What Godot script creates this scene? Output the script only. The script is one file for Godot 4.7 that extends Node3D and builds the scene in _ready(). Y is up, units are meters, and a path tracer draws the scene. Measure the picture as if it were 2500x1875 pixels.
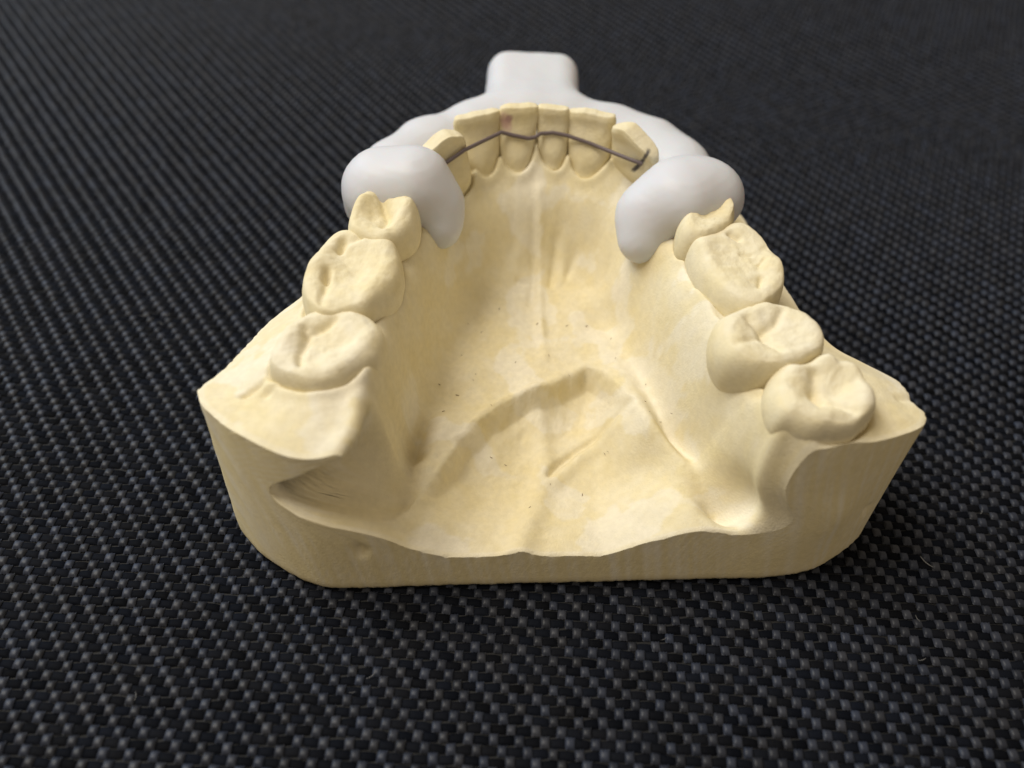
extends Node3D
# A yellow stone cast of a lower jaw with a white silicone transfer key and a bonded-retainer wire,
# lying on a black woven mat. All shapes are worked out in millimetres and written in metres.

const MM := 0.001
const FOCAL_PX := 2080.0          # focal length in pixels of the 2500 x 1875 photograph
const PITCH := 0.846485           # 48.5 degrees downwards
const ROLL := 0.05
const EYE := Vector3(0.0, 96.4, 79.0)

var cam_f: Vector3
var cam_r: Vector3
var cam_u: Vector3
var noise := FastNoiseLite.new()
var rng := RandomNumberGenerator.new()
var stone_material: StandardMaterial3D
var collars: Array = []           # gum collars round the teeth: centre, radii, depth


# ------------------------------------------------------------------ helpers
func px(u: float, v: float, h: float) -> Vector3:
	# the point at height h (mm) that the photograph's pixel u, v looks at
	var d := cam_f * FOCAL_PX + cam_r * (u - 1250.0) - cam_u * (v - 937.5)
	return EYE + d * ((h - EYE.y) / d.y)


func pick(list: Array, h: float) -> PackedVector2Array:
	var out := PackedVector2Array()
	for q in list:
		var p := px(q[0], q[1], q[2] if q.size() > 2 else h)
		out.append(Vector2(p.x, p.z))
	return out


func smooth_loop(pts: PackedVector2Array, count: int) -> PackedVector2Array:
	# closed Catmull-Rom through pts, resampled at even steps of length
	var fine := PackedVector2Array()
	var n := pts.size()
	for i in n:
		for k in 24:
			fine.append(pts[i].cubic_interpolate(pts[(i + 1) % n], pts[(i + n - 1) % n], pts[(i + 2) % n], k / 24.0))
	var total := 0.0
	var run := PackedFloat32Array([0.0])
	for i in fine.size():
		total += fine[i].distance_to(fine[(i + 1) % fine.size()])
		run.append(total)
	var out := PackedVector2Array()
	var at := 0
	for k in count:
		var want := total * k / count
		while run[at + 1] < want:
			at += 1
		out.append(fine[at].lerp(fine[(at + 1) % fine.size()], (want - run[at]) / maxf(run[at + 1] - run[at], 1e-6)))
	return out


func seg_dist(p: Vector2, a: Vector2, b: Vector2) -> float:
	var e := b - a
	return p.distance_to(a + e * clampf((p - a).dot(e) / maxf(e.length_squared(), 1e-9), 0.0, 1.0))


func line_dist(p: Vector2, pts: PackedVector2Array) -> float:
	var d := 1e9
	for i in pts.size() - 1:
		d = minf(d, seg_dist(p, pts[i], pts[i + 1]))
	return d


func finish(verts: PackedVector3Array, cols: PackedColorArray, idx: PackedInt32Array, into: ArrayMesh) -> ArrayMesh:
	var a := []
	a.resize(Mesh.ARRAY_MAX)
	var m := PackedVector3Array()
	m.resize(verts.size())
	for i in verts.size():
		m[i] = verts[i] * MM
	a[Mesh.ARRAY_VERTEX] = m
	if cols.size():
		a[Mesh.ARRAY_COLOR] = cols
	a[Mesh.ARRAY_INDEX] = idx
	var st := SurfaceTool.new()
	st.create_from_arrays(a)
	st.generate_normals()
	return st.commit(into)


func part(called: String, mesh: Mesh, material: Material, parent: Node) -> MeshInstance3D:
	var o := MeshInstance3D.new()
	o.name = called
	o.mesh = mesh
	o.material_override = material
	parent.add_child(o, true)
	return o


func tag(o: Node, label: String, category: String) -> void:
	o.set_meta("label", label)
	o.set_meta("category", category)


func stone_color(p: Vector3, chalk: float) -> Color:
	# cream dental stone with paler, rubbed and dusty patches
	var n := noise.get_noise_3d(p.x * 9.0, p.y * 9.0, p.z * 9.0) * 0.6 + noise.get_noise_3d(p.x * 40.0 + 50.0, p.y * 40.0, p.z * 40.0) * 0.5
	var k := clampf(0.28 + n * 0.6 + chalk, 0.0, 1.0)
	return Color(0.775, 0.675, 0.415).lerp(Color(0.82, 0.76, 0.60), k)


# ------------------------------------------------------------------ scattered heights -> surface
var heights: PackedFloat32Array
const GX0 := -42.0
const GZ0 := -48.0
const GSTEP := 0.7
const GNX := 138
const GNZ := 122

func solve_heights(ctrl: PackedVector3Array) -> void:
	# multiquadric interpolation of the control heights (x, z -> y), sampled on a grid
	var n := ctrl.size()
	var c2 := 4.0
	var rows: Array[PackedFloat64Array] = []
	for i in n:
		var row := PackedFloat64Array()
		row.resize(n + 2)
		for j in n:
			row[j] = -sqrt(Vector2(ctrl[i].x - ctrl[j].x, ctrl[i].z - ctrl[j].z).length_squared() + c2)
		row[i] += 0.05
		row[n] = 1.0
		row[n + 1] = ctrl[i].y
		rows.append(row)
	var last := PackedFloat64Array()
	last.resize(n + 2)
	for j in n:
		last[j] = 1.0
	rows.append(last)
	var w := n + 1
	for k in w:
		var best := k
		for i in range(k, w):
			if absf(rows[i][k]) > absf(rows[best][k]):
				best = i
		var t := rows[k]
		rows[k] = rows[best]
		rows[best] = t
		var rk := rows[k]
		for i in range(k + 1, w):
			var ri := rows[i]
			var fac := ri[k] / rk[k]
			if fac != 0.0:
				for j in range(k, w + 1):
					ri[j] -= fac * rk[j]
				rows[i] = ri
	var x := PackedFloat64Array()
	x.resize(w)
	for k in range(w - 1, -1, -1):
		var s := rows[k][w]
		for j in range(k + 1, w):
			s -= rows[k][j] * x[j]
		x[k] = s / rows[k][k]
	heights.resize(GNX * GNZ)
	for iz in GNZ:
		var gz := GZ0 + iz * GSTEP
		for ix in GNX:
			var gx := GX0 + ix * GSTEP
			var s := x[n]
			for j in n:
				var dx := gx - ctrl[j].x
				var dz := gz - ctrl[j].z
				s -= x[j] * sqrt(dx * dx + dz * dz + c2)
			heights[iz * GNX + ix] = s


func soften_heights() -> void:
	# one pass of a 1-2-1 kernel in both directions
	var src := heights.duplicate()
	for iz in range(1, GNZ - 1):
		for ix in range(1, GNX - 1):
			var o := iz * GNX + ix
			heights[o] = 0.25 * src[o] + 0.125 * (src[o - 1] + src[o + 1] + src[o - GNX] + src[o + GNX]) + 0.0625 * (src[o - GNX - 1] + src[o - GNX + 1] + src[o + GNX - 1] + src[o + GNX + 1])


func height_at(x: float, z: float) -> float:
	var fx := clampf((x - GX0) / GSTEP, 1.0, GNX - 3.0)
	var fz := clampf((z - GZ0) / GSTEP, 1.0, GNZ - 3.0)
	var ix := int(fx)
	var iz := int(fz)
	fx -= ix
	fz -= iz
	var r := PackedFloat32Array([0, 0, 0, 0])
	for k in 4:
		var o := (iz - 1 + k) * GNX + ix
		r[k] = cubic_interpolate(heights[o], heights[o + 1], heights[o - 1], heights[o + 2], fx)
	return cubic_interpolate(r[1], r[2], r[0], r[3], fz)


# ------------------------------------------------------------------ the plaster body
var outline: PackedVector2Array
var outline_step := 0.35
var basin: PackedVector2Array
var strokes: Array = []

func lean(z: float) -> float:
	return 0.10 * smoothstep(13.0, 24.0, z)


func to_domain(p: Vector3) -> Vector3:
	var z := p.z
	for k in 4:
		z = p.z + lean(z) * p.y
	return Vector3(p.x, p.y, z)


func outline_at(s: float) -> Vector2:
	# the outline s mm past its first point, which ends the straight rear wall
	var n := outline.size()
	var f := fposmod(s / outline_step, n)
	var i := int(f)
	return outline[i % n].lerp(outline[(i + 1) % n], f - i)


func outline_s(p: Vector2) -> float:
	# how far along the outline, near its first point, p lies
	var n := outline.size()
	var best := 1e9
	var at := 0
	for k in range(-110, 70, 2):
		var d := p.distance_squared_to(outline[posmod(k, n)])
		if d < best:
			best = d
			at = k
	var a := outline[posmod(at, n)]
	var e := (outline[posmod(at + 1, n)] - a).normalized()
	return at * outline_step + clampf((p - a).dot(e), -outline_step, outline_step)


var even_height := 0.0      # the last body height without its fine roughness

func warp(p: Vector3, gy: float) -> Vector3:
	# domain -> place: hollows under the heels, then the lean of the trimmed rear wall
	var q := p
	if p.z > 13.0:
		if p.x < 6.0:
			var g := exp(-pow((gy - 15.5) / (3.7 if gy < 15.5 else 6.6), 2.0)) * (1.0 - smoothstep(22.5, 24.3, gy))
			if g > 0.01:
				var s0 := outline_s(Vector2(p.x, p.z))
				g *= 1.0 - smoothstep(2.5, 9.5, outline_at(s0).distance_to(Vector2(p.x, p.z)))
				var k := smoothstep(17.0, -6.5, s0) * (1.0 - smoothstep(-11.0, -30.0, s0))
				var a := 12.4 * g * k
				var d := outline_at(s0 + a) - outline_at(s0)
				q.x += d.x
				q.z += d.y
		elif p.x > 18.0:
			var g := exp(-pow((gy - 11.2) / (5.0 if gy < 11.2 else 4.2), 2.0)) * smoothstep(14.0, 23.0, p.z)
			var a := 4.2 * g * smoothstep(20.0, 30.5, p.x) * (1.0 - smoothstep(33.0, 43.0, p.x))
			q.x += a
			q.z -= a * 0.1
	q.z -= lean(p.z) * p.y
	return q


func body_height(x: float, z: float) -> float:
	var h := height_at(x, z)
	var p := Vector2(x, z)
	# the stepped basin at the rear of the tongue floor
	if z > -6.0 and x > -18.0 and x < 34.0:
		var inside := Geometry2D.is_point_in_polygon(p, basin)
		var d := 1e9
		for i in basin.size():
			d = minf(d, seg_dist(p, basin[i], basin[(i + 1) % basin.size()]))
		if not inside:
			d = -d
		d += noise.get_noise_2d(x * 28.0, z * 28.0 + 33.0) * 0.35
		var amp := lerpf(4.8, 0.1, smoothstep(11.0, 18.0, x)) * lerpf(1.0, 0.56, smoothstep(14.0, 26.0, z))
		h -= amp * (0.62 * smoothstep(-0.1, lerpf(1.5, 1.2, smoothstep(8.0, 20.0, z)), d) + 0.38 * smoothstep(0.0, 6.0, d))
		# the broken lip stands a little proud
		h += 0.25 * exp(-pow((d + 0.5) / 0.5, 2.0)) * (1.0 - smoothstep(9.0, 13.0, x))
	for s in strokes:
		var b: Rect2 = s.box
		if b.has_point(p):
			var d := line_dist(p, s.pts)
			h += s.rise * exp(-pow(d / s.width, 2.0))
	for c in collars:
		var e: Vector2 = Vector2(x, z - lean(z) * 24.6) - c.at
		var r := e.length()
		if r < c.reach:
			var ang := fposmod(atan2(e.y, e.x), TAU) / TAU * 64.0
			var i := int(ang) % 64
			var d: float = r - lerpf(c.radii[i], c.radii[(i + 1) % 64], ang - floorf(ang))
			if d < 0.0:
				h = minf(h, lerpf(h, c.cap, smoothstep(0.0, -0.8, d)))
			h += c.rise * exp(-pow((d - 0.75) / 0.55, 2.0)) - c.dip * exp(-pow((d + 0.05) / 0.35, 2.0))
	even_height = h
	h += noise.get_noise_2d(x * 12.0, z * 12.0) * 0.22 + noise.get_noise_2d(x * 45.0, z * 45.0 + 90.0) * 0.06 + noise.get_noise_2d(x * 110.0, z * 110.0) * 0.025
	return h


func make_body() -> ArrayMesh:
	const N := 760
	const M := 150
	const K := 36
	outline = smooth_loop(outline, N)
	outline_step = outline[0].distance_to(outline[1])
	var mid := Vector2(5.5, -3.0)
	var verts := PackedVector3Array()
	var cols := PackedColorArray()
	var idx := PackedInt32Array()
	var rim := PackedVector3Array()      # still in the domain
	var rim_even := PackedFloat32Array()
	verts.resize(N * (M + 1))
	cols.resize(N * (M + 1))
	for i in N:
		for j in M + 1:
			var p := mid.lerp(outline[i], (j + 0.02) / (M + 0.02))
			var h := body_height(p.x, p.y)
			if j > M - 9:
				h = lerpf(h, even_height, smoothstep(M - 9.0, M, j))
			if j == M and not (p.y > 18.0 and (p.x < -10.0 and p.x > -30.0 or p.x > 26.0)):
				h -= 0.06 + 0.5 * maxf(0.0, noise.get_noise_2d(p.x * 70.0, p.y * 70.0) - 0.05)
			if j == M:
				rim.append(Vector3(p.x, h, p.y))
			var q := warp(Vector3(p.x, h, p.y), even_height)
			if j == M:
				rim_even.append(even_height)
			verts[i * (M + 1) + j] = q
			cols[i * (M + 1) + j] = stone_color(q, 0.35 if j > M - 3 else 0.6 * smoothstep(0.12, 0.2, noise.get_noise_3d(q.x * 7.0 + 300.0, q.y * 7.0, q.z * 7.0) + 0.1 * noise.get_noise_3d(q.x * 60.0, q.y * 60.0, q.z * 60.0)))
	for i in N:
		var i2 := (i + 1) % N
		for j in M:
			var a := i * (M + 1) + j
			var b := i2 * (M + 1) + j
			idx.append_array([a, a + 1, b + 1, a, b + 1, b])
	var mesh := finish(verts, cols, idx, null)
	# the trimmed wall, with the marks of the grinding wheel, and the underside
	verts = PackedVector3Array()
	cols = PackedColorArray()
	idx = PackedInt32Array()
	for i in N:
		var t := outline[(i + 1) % N] - outline[(i + N - 1) % N]
		var out := Vector2(-t.y, t.x).normalized()
		if out.dot(outline[i] - mid) < 0.0:
			out = -out
		for k in K + 1:
			var y := minf(rim[i].y, 27.0 * (1.0 - float(k) / K))
			var q := warp(Vector3(rim[i].x, y, rim[i].z), y + (rim_even[i] - rim[i].y) * smoothstep(rim[i].y - 1.5, rim[i].y, y))
			var s := q.x * 1.1 - q.z * 0.9 + y * 0.12
			if y < rim[i].y - 0.2:
				var mark := noise.get_noise_2d(s * 90.0, y * 3.0) * 0.11 + noise.get_noise_2d(s * 16.0, 70.0 + y * 2.0) * 0.07
				mark *= 1.0 - smoothstep(0.3, 2.0, absf(q.x - rim[i].x))
				for pit in [Vector3(-16.6, 8.0, 28.0), Vector3(44.6, 9.0, 19.5)]:
					mark -= 0.75 * exp(-pow(q.distance_to(pit) / 0.75, 2.0))
				q.x += out.x * mark
				q.z += out.y * mark
			if k == K:
				q.x -= out.x * 0.25
				q.z -= out.y * 0.25
			verts.append(q)
			cols.append(stone_color(q, -0.1 + 1.1 * noise.get_noise_2d(s * 80.0, y * 2.0 + 500.0)))
	for i in N:
		var i2 := (i + 1) % N
		for k in K:
			var a := i * (K + 1) + k
			var b := i2 * (K + 1) + k
			idx.append_array([a, a + 1, b + 1, a, b + 1, b])
	var under := verts.size()
	verts.append(Vector3(mid.x, 0.0, mid.y))
	cols.append(Color(0.72, 0.6, 0.38))
	for i in N:
		idx.append_array([i * (K + 1) + K, under, ((i + 1) % N) * (K + 1) + K])
	return finish(verts, cols, idx, mesh)


# ------------------------------------------------------------------ teeth
func add_collar(at: Vector2, ring: PackedVector2Array, rise: float, dip: float, cap: float) -> void:
	var radii := PackedFloat32Array()
	radii.resize(64)
	var reach := 0.0
	for k in 64:
		var dir := Vector2.from_angle(TAU * k / 64.0)
		var best := 0.0
		for i in ring.size():
			var hit = Geometry2D.segment_intersects_segment(at, at + dir * 40.0, ring[i], ring[(i + 1) % ring.size()])
			if hit != null:
				best = maxf(best, at.distance_to(hit))
		radii[k] = best
		reach = maxf(reach, best)
	collars.append({"at": at, "radii": radii, "reach": reach + 2.5, "rise": rise, "dip": dip, "cap": cap})


func skin(rings: Array, tints: Array) -> ArrayMesh:
	# closed skin over rings of equal size, from the lowest ring to the last, which shrinks to a point
	var n: int = rings[0].size()
	var verts := PackedVector3Array()
	var cols := PackedColorArray()
	var idx := PackedInt32Array()
	for r in rings.size():
		verts.append_array(rings[r])
		cols.append_array(tints[r])
	for r in rings.size() - 1:
		for i in n:
			var a := r * n + i
			var b := r * n + (i + 1) % n
			idx.append_array([a, a + n, b + n, a, b + n, b])
	# underside
	var c := Vector3.ZERO
	for p in rings[0]:
		c += p
	verts.append(c / n)
	cols.append(tints[0][0])
	for i in n:
		idx.append_array([verts.size() - 1, i, (i + 1) % n])
	return finish(verts, cols, idx, null)


func molar(called: String, label: String, d: Dictionary, parent: Node3D) -> MeshInstance3D:
	const N := 120
	var yr: float = d.top
	var ring := smooth_loop(pick(d.rim, yr), N)
	if Geometry2D.is_polygon_clockwise(ring):
		ring.reverse()
	var c := Vector2.ZERO
	for p in ring:
		c += p / N
	var gum: float = d.gum
	var bulge: float = d.bulge
	var shoulder: float = d.get("shoulder", 0.3)
	var lingual := Vector2(5.0 - c.x, 4.0 - c.y).normalized()
	var rings: Array = []
	var tints: Array = []
	var prof := [[0.0, 0.25], [0.18, 0.5], [0.32, 0.75], [0.45, 0.95], [0.58, 1.0], [0.7, 0.96], [0.8, 0.84], [0.88, 0.66], [0.94, 0.44], [0.98, 0.2]]
	var cut: Array = []
	for g in d.get("grooves", []):
		cut.append([pick(g[0], yr), g[1], g[2]])
	var cusps: Array = []
	for g in d.get("cusps", []):
		var q := px(g[0], g[1], yr)
		cusps.append([Vector2(q.x, q.z), g[2], g[3]])
	var low := gum - 3.2
	for f in prof:
		var r := PackedVector3Array()
		var t := PackedColorArray()
		for i in N:
			var dir := (ring[i] - c).normalized()
			var side := 0.75 + 0.45 * maxf(dir.dot(lingual), -0.3) + 0.12 * noise.get_noise_2d(ring[i].x * 20.0, ring[i].y * 20.0)
			var p: Vector2 = ring[i] + dir * bulge * f[1] * side
			var y := lerpf(low, yr - shoulder, f[0])
			for q in cusps:
				y += q[1] * exp(-ring[i].distance_squared_to(q[0]) / (q[2] * q[2])) * f[0] * f[0]
			p += dir * noise.get_noise_3d(p.x * 16.0, y * 16.0, p.y * 16.0) * 0.16
			var v := Vector3(p.x, y, p.y)
			r.append(v)
			t.append(stone_color(v, d.get("chalk", 0.0) * 0.4))
		rings.append(r)
		tints.append(t)
	const R := 30
	for k in R + 1:
		var rho := pow(1.0 - float(k) / R, 0.8)
		var r := PackedVector3Array()
		var t := PackedColorArray()
		for i in N:
			var p := c + (ring[i] - c) * maxf(rho, 0.004)
			var y: float = yr - 0.75 * d.bowl * (1.0 - smoothstep(0.1, 0.9, rho)) - shoulder * pow(maxf(0.0, (rho - 0.78) / 0.22), 2.2)
			for q in cusps:
				y += q[1] * exp(-p.distance_squared_to(q[0]) / (q[2] * q[2]))
			for g in cut:
				y -= g[2] * exp(-pow(line_dist(p, g[0]) / g[1], 2.0)) * minf(1.0, (1.02 - rho) * 9.0 + 0.3)
			y += noise.get_noise_2d(p.x * 26.0, p.y * 26.0) * 0.22 + noise.get_noise_2d(p.x * 75.0, p.y * 75.0) * 0.06
			var v := Vector3(p.x, y, p.y)
			r.append(v)
			t.append(stone_color(v, d.get("chalk", 0.0)))
		rings.append(r)
		tints.append(t)
	var foot := PackedVector2Array()
	for i in N:
		foot.append(ring[i] + (ring[i] - c).normalized() * bulge * 0.55)
	add_collar(c, foot, 0.3, 0.5, yr - 4.4)
	var o := part(called, skin(rings, tints), stone_material, parent)
	if label:
		o.set_meta("label", label)
	return o


var front_faces: Array = []

func face_of(mesh: Mesh) -> TriangleMesh:
	# the mesh in millimetres, for finding where a line of sight meets it
	var pts := mesh.get_faces()
	for i in pts.size():
		pts[i] /= MM
	var t := TriangleMesh.new()
	t.create_from_faces(pts)
	return t


func front_tooth(called: String, label: String, d: Dictionary, parent: Node3D) -> MeshInstance3D:
	const N := 112
	const LEVELS := 44
	var yt: float = d.top
	var a := px(d.left[0], d.left[1], yt)
	var b := px(d.right[0], d.right[1], yt)
	var e := (a + b) * 0.5
	var m := Vector3(b.x - a.x, 0, b.z - a.z)
	var wide: float = m.length() * d.get("broad", 1.07)
	m = m.normalized()
	var n := Vector3(-m.z, 0, m.x)          # towards the tongue
	var foot := px(d.foot[0], d.foot[1], d.foot[2])
	var depth: float = (foot - e).dot(n)
	var shift: float = (foot - e).dot(m)
	var low: float = d.foot[2] - 3.0
	var tip: float = d.get("tip", 0.0)
	var tip_at: float = d.get("tip_at", 0.0)
	var rings: Array = []
	var tints: Array = []
	var foot_ring := PackedVector2Array()
	var marks: Array = d.get("marks", [])
	if d.has("pencil_or_wax"):
		# find where the strokes seen in the photograph lie on the unmarked tooth
		var plain := d.duplicate()
		plain.erase("pencil_or_wax")
		plain["dry"] = true
		var face: TriangleMesh = face_of(front_tooth(called, label, plain, null).mesh)
		for k in d.pencil_or_wax:
			var ends: Array = []
			for step in 7:
				var to := px(lerpf(k[0][0], k[1][0], step / 6.0), lerpf(k[0][1], k[1][1], step / 6.0), 0.0)
				var hit := face.intersect_ray(EYE, (to - EYE).normalized())
				if hit.has("position"):
					ends.append(hit.position)
			for step in ends.size() - 1:
				marks.append([ends[step], ends[step + 1], k[2], k[3], k[4]])
	for l in LEVELS + 14:
		var cap := maxf(0.0, (l - LEVELS) / 13.0)
		var f := minf(float(l) / (LEVELS - 1), 1.0)
		var y := lerpf(low, yt, f)
		var g := clampf((y - d.foot[2]) / (yt - d.foot[2]), -0.6, 1.0)   # 0 at the gum, 1 at the edge
		var back := lerpf(depth, d.get("edge", 1.0), pow(clampf(g, 0.0, 1.0), d.get("curve", 0.75))) + minf(g, 0.0) * -0.6
		back += 0.55 * exp(-pow((g - 0.28) / 0.22, 2.0)) - 0.3 * exp(-pow((g - 0.75) / 0.18, 2.0))
		var front := lerpf(-0.4, -0.75, g)
		var half := wide * 0.5 * lerpf(d.get("neck", 0.6) - 0.1, 0.99, pow(clampf(g * 1.05, 0.0, 1.0), 0.8))
		var power := lerpf(2.0, 2.9, clampf(g, 0.0, 1.0))
		var edge_round := smoothstep(0.93, 1.0, f) * 0.18
		var r := PackedVector3Array()
		var t := PackedColorArray()
		for i in N:
			var an := -TAU * i / N
			var cx := signf(cos(an)) * pow(absf(cos(an)), 2.0 / power)
			var sz := signf(sin(an)) * pow(absf(sin(an)), 2.0 / power)
			var s := maxf(1.0 - cap, 0.01)
			var inner := (sz + 1.0) * 0.5
			var mx := (lerpf(wide * 0.5, half, inner) - edge_round) * cx * s
			var nz := (front + back) * 0.5 + ((back - front) * 0.5 - edge_round) * sz * s
			if cap >= 1.0:
				mx *= 0.3
			var yy := y
			if f > 0.55:
				var up := smoothstep(0.55, 1.0, f)
				yy += up * (tip * (1.0 - pow(absf(mx / (wide * 0.5) - tip_at), 1.4)) - tip * 0.5) if tip > 0.0 else 0.0
				yy += up * (noise.get_noise_2d(mx * 30.0 + e.x * 20.0, 7.0) * 0.3 - 0.35 * pow(absf(mx / (wide * 0.5)), 6.0))
			if cap > 0.0:
				yy += 0.05 * cap - 0.12 * nz * d.get("slope", 0.5) * smoothstep(0.0, 0.3, cap) * 0.0
			var p := e + m * (mx + shift * (1.0 - clampf(g, 0.0, 1.0))) + n * nz
			p.y = yy
			p += n * noise.get_noise_3d(p.x * 20.0, yy * 20.0, p.z * 20.0) * 0.14 * (1.0 - cap)
			r.append(p)
			var col := stone_color(p, 0.12 if f >= 1.0 else -0.05)
			for k in marks:
				# pencil strokes and stains that lie on the stone, given by two ends, a width and a colour
				var dd := Geometry3D.get_closest_point_to_segment(p, k[0], k[1]).distance_to(p)
				var grain := 0.75 + 0.5 * noise.get_noise_3d(p.x * 120.0, p.y * 120.0, p.z * 120.0)
				col = col.lerp(k[3], clampf((1.0 - smoothstep(k[2] * 0.6, k[2] * 1.1, dd)) * grain, 0.0, 1.0) * k[4])
			t.append(col)
		rings.append(r)
		tints.append(t)
		if absf(g) < 0.03 or foot_ring.is_empty():
			foot_ring = PackedVector2Array()
			for p in r:
				foot_ring.append(Vector2(p.x, p.z))
	var c := Vector2.ZERO
	for p in foot_ring:
		c += p / foot_ring.size()
	if d.has("dry"):
		var bare := MeshInstance3D.new()
		bare.mesh = skin(rings, tints)
		return bare
	add_collar(c, foot_ring, 0.5, 0.6, yt - 4.5)
	var o := part(called, skin(rings, tints), stone_material, parent)
	front_faces.append(face_of(o.mesh))
	if label:
		o.set_meta("label", label)
	return o


# ------------------------------------------------------------------ soft solid from joined round bars
func smin(a: float, b: float, k: float) -> float:
	var h := maxf(k - absf(a - b), 0.0) / k
	return minf(a, b) - h * h * k * 0.25


var bars: Array = []       # [a, b, ra, rb, blend] round bars; [centre, half, round, blend, basis] rounded blocks

func key_field(p: Vector3) -> float:
	var d := 1e3
	for s in bars:
		var e := 0.0
		if s.size() == 5 and s[4] is float:
			var ab: Vector3 = s[1] - s[0]
			var t := clampf((p - s[0]).dot(ab) / ab.length_squared(), 0.0, 1.0)
			e = p.distance_to(s[0] + ab * t) - lerpf(s[2], s[3], t)
			d = smin(d, e, s[4])
		else:
			var q: Vector3 = s[4] * (p - s[0])
			q = q.abs() - s[1]
			e = Vector3(maxf(q.x, 0), maxf(q.y, 0), maxf(q.z, 0)).length() + minf(maxf(q.x, maxf(q.y, q.z)), 0.0) - s[2]
			d = smin(d, e, s[3])
	return d


func net_mesh(lo: Vector3, hi: Vector3, cell: float) -> ArrayMesh:
	# surface nets over the field, visiting only blocks near the surface
	var nx := int((hi.x - lo.x) / cell / 4.0) * 4 + 5
	var ny := int((hi.y - lo.y) / cell / 4.0) * 4 + 5
	var nz := int((hi.z - lo.z) / cell / 4.0) * 4 + 5
	var val := PackedFloat32Array()
	val.resize(nx * ny * nz)
	val.fill(1e3)
	for bz in range(0, nz - 1, 4):
		for by in range(0, ny - 1, 4):
			for bx in range(0, nx - 1, 4):
				var mid := key_field(lo + Vector3(bx + 2, by + 2, bz + 2) * cell)
				var near := absf(mid) < cell * 5.2
				for z in range(bz, bz + 5):
					for y in range(by, by + 5):
						for x in range(bx, bx + 5):
							var at := (z * ny + y) * nx + x
							if near:
								if val[at] == 1e3 or absf(val[at]) == 999.0:
									val[at] = key_field(lo + Vector3(x, y, z) * cell)
							elif val[at] == 1e3:
								val[at] = 999.0 * signf(mid)
	var verts := PackedVector3Array()
	var idx := PackedInt32Array()
	var of := PackedInt32Array()
	of.resize(nx * ny * nz)
	of.fill(-1)
	var corner := PackedInt32Array([0, 1, nx, nx + 1, nx * ny, nx * ny + 1, nx * ny + nx, nx * ny + nx + 1])
	var edges := [[0, 1], [2, 3], [4, 5], [6, 7], [0, 2], [1, 3], [4, 6], [5, 7], [0, 4], [1, 5], [2, 6], [3, 7]]
	for z in nz - 1:
		for y in ny - 1:
			for x in nx - 1:
				var at := (z * ny + y) * nx + x
				var first := val[at] < 0.0
				var mixed := false
				for c in corner:
					if (val[at + c] < 0.0) != first:
						mixed = true
						break
				if not mixed:
					continue
				var sum := Vector3.ZERO
				var count := 0
				for e in edges:
					var v0 := val[at + corner[e[0]]]
					var v1 := val[at + corner[e[1]]]
					if (v0 < 0.0) != (v1 < 0.0):
						var t := clampf(v0 / (v0 - v1), 0.0, 1.0)
						var p0 := Vector3(e[0] & 1, (e[0] >> 1) & 1, e[0] >> 2)
						var p1 := Vector3(e[1] & 1, (e[1] >> 1) & 1, e[1] >> 2)
						sum += p0.lerp(p1, t)
						count += 1
				of[at] = verts.size()
				verts.append(lo + (Vector3(x, y, z) + sum / count) * cell)
	var step := [1, nx, nx * ny]
	for z in range(1, nz - 1):
		for y in range(1, ny - 1):
			for x in range(1, nx - 1):
				var at := (z * ny + y) * nx + x
				var s0 := val[at] < 0.0
				for ax in 3:
					if (val[at + step[ax]] < 0.0) == s0:
						continue
					var u: int = step[(ax + 1) % 3]
					var w: int = step[(ax + 2) % 3]
					var a := of[at]
					var b := of[at - u]
					var c := of[at - u - w]
					var dd := of[at - w]
					if a < 0 or b < 0 or c < 0 or dd < 0:
						continue
					if s0:
						idx.append_array([a, c, b, a, dd, c])
					else:
						idx.append_array([a, b, c, a, c, dd])
	# hand-kneaded unevenness
	for i in verts.size():
		var p := verts[i]
		verts[i] += Vector3(noise.get_noise_3d(p.x * 9.0, p.y * 9.0, p.z * 9.0), noise.get_noise_3d(p.y * 9.0 + 40.0, p.z * 9.0, p.x * 9.0), noise.get_noise_3d(p.z * 9.0, p.x * 9.0 + 80.0, p.y * 9.0)) * 0.22
	return finish(verts, PackedColorArray(), idx, null)


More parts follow.
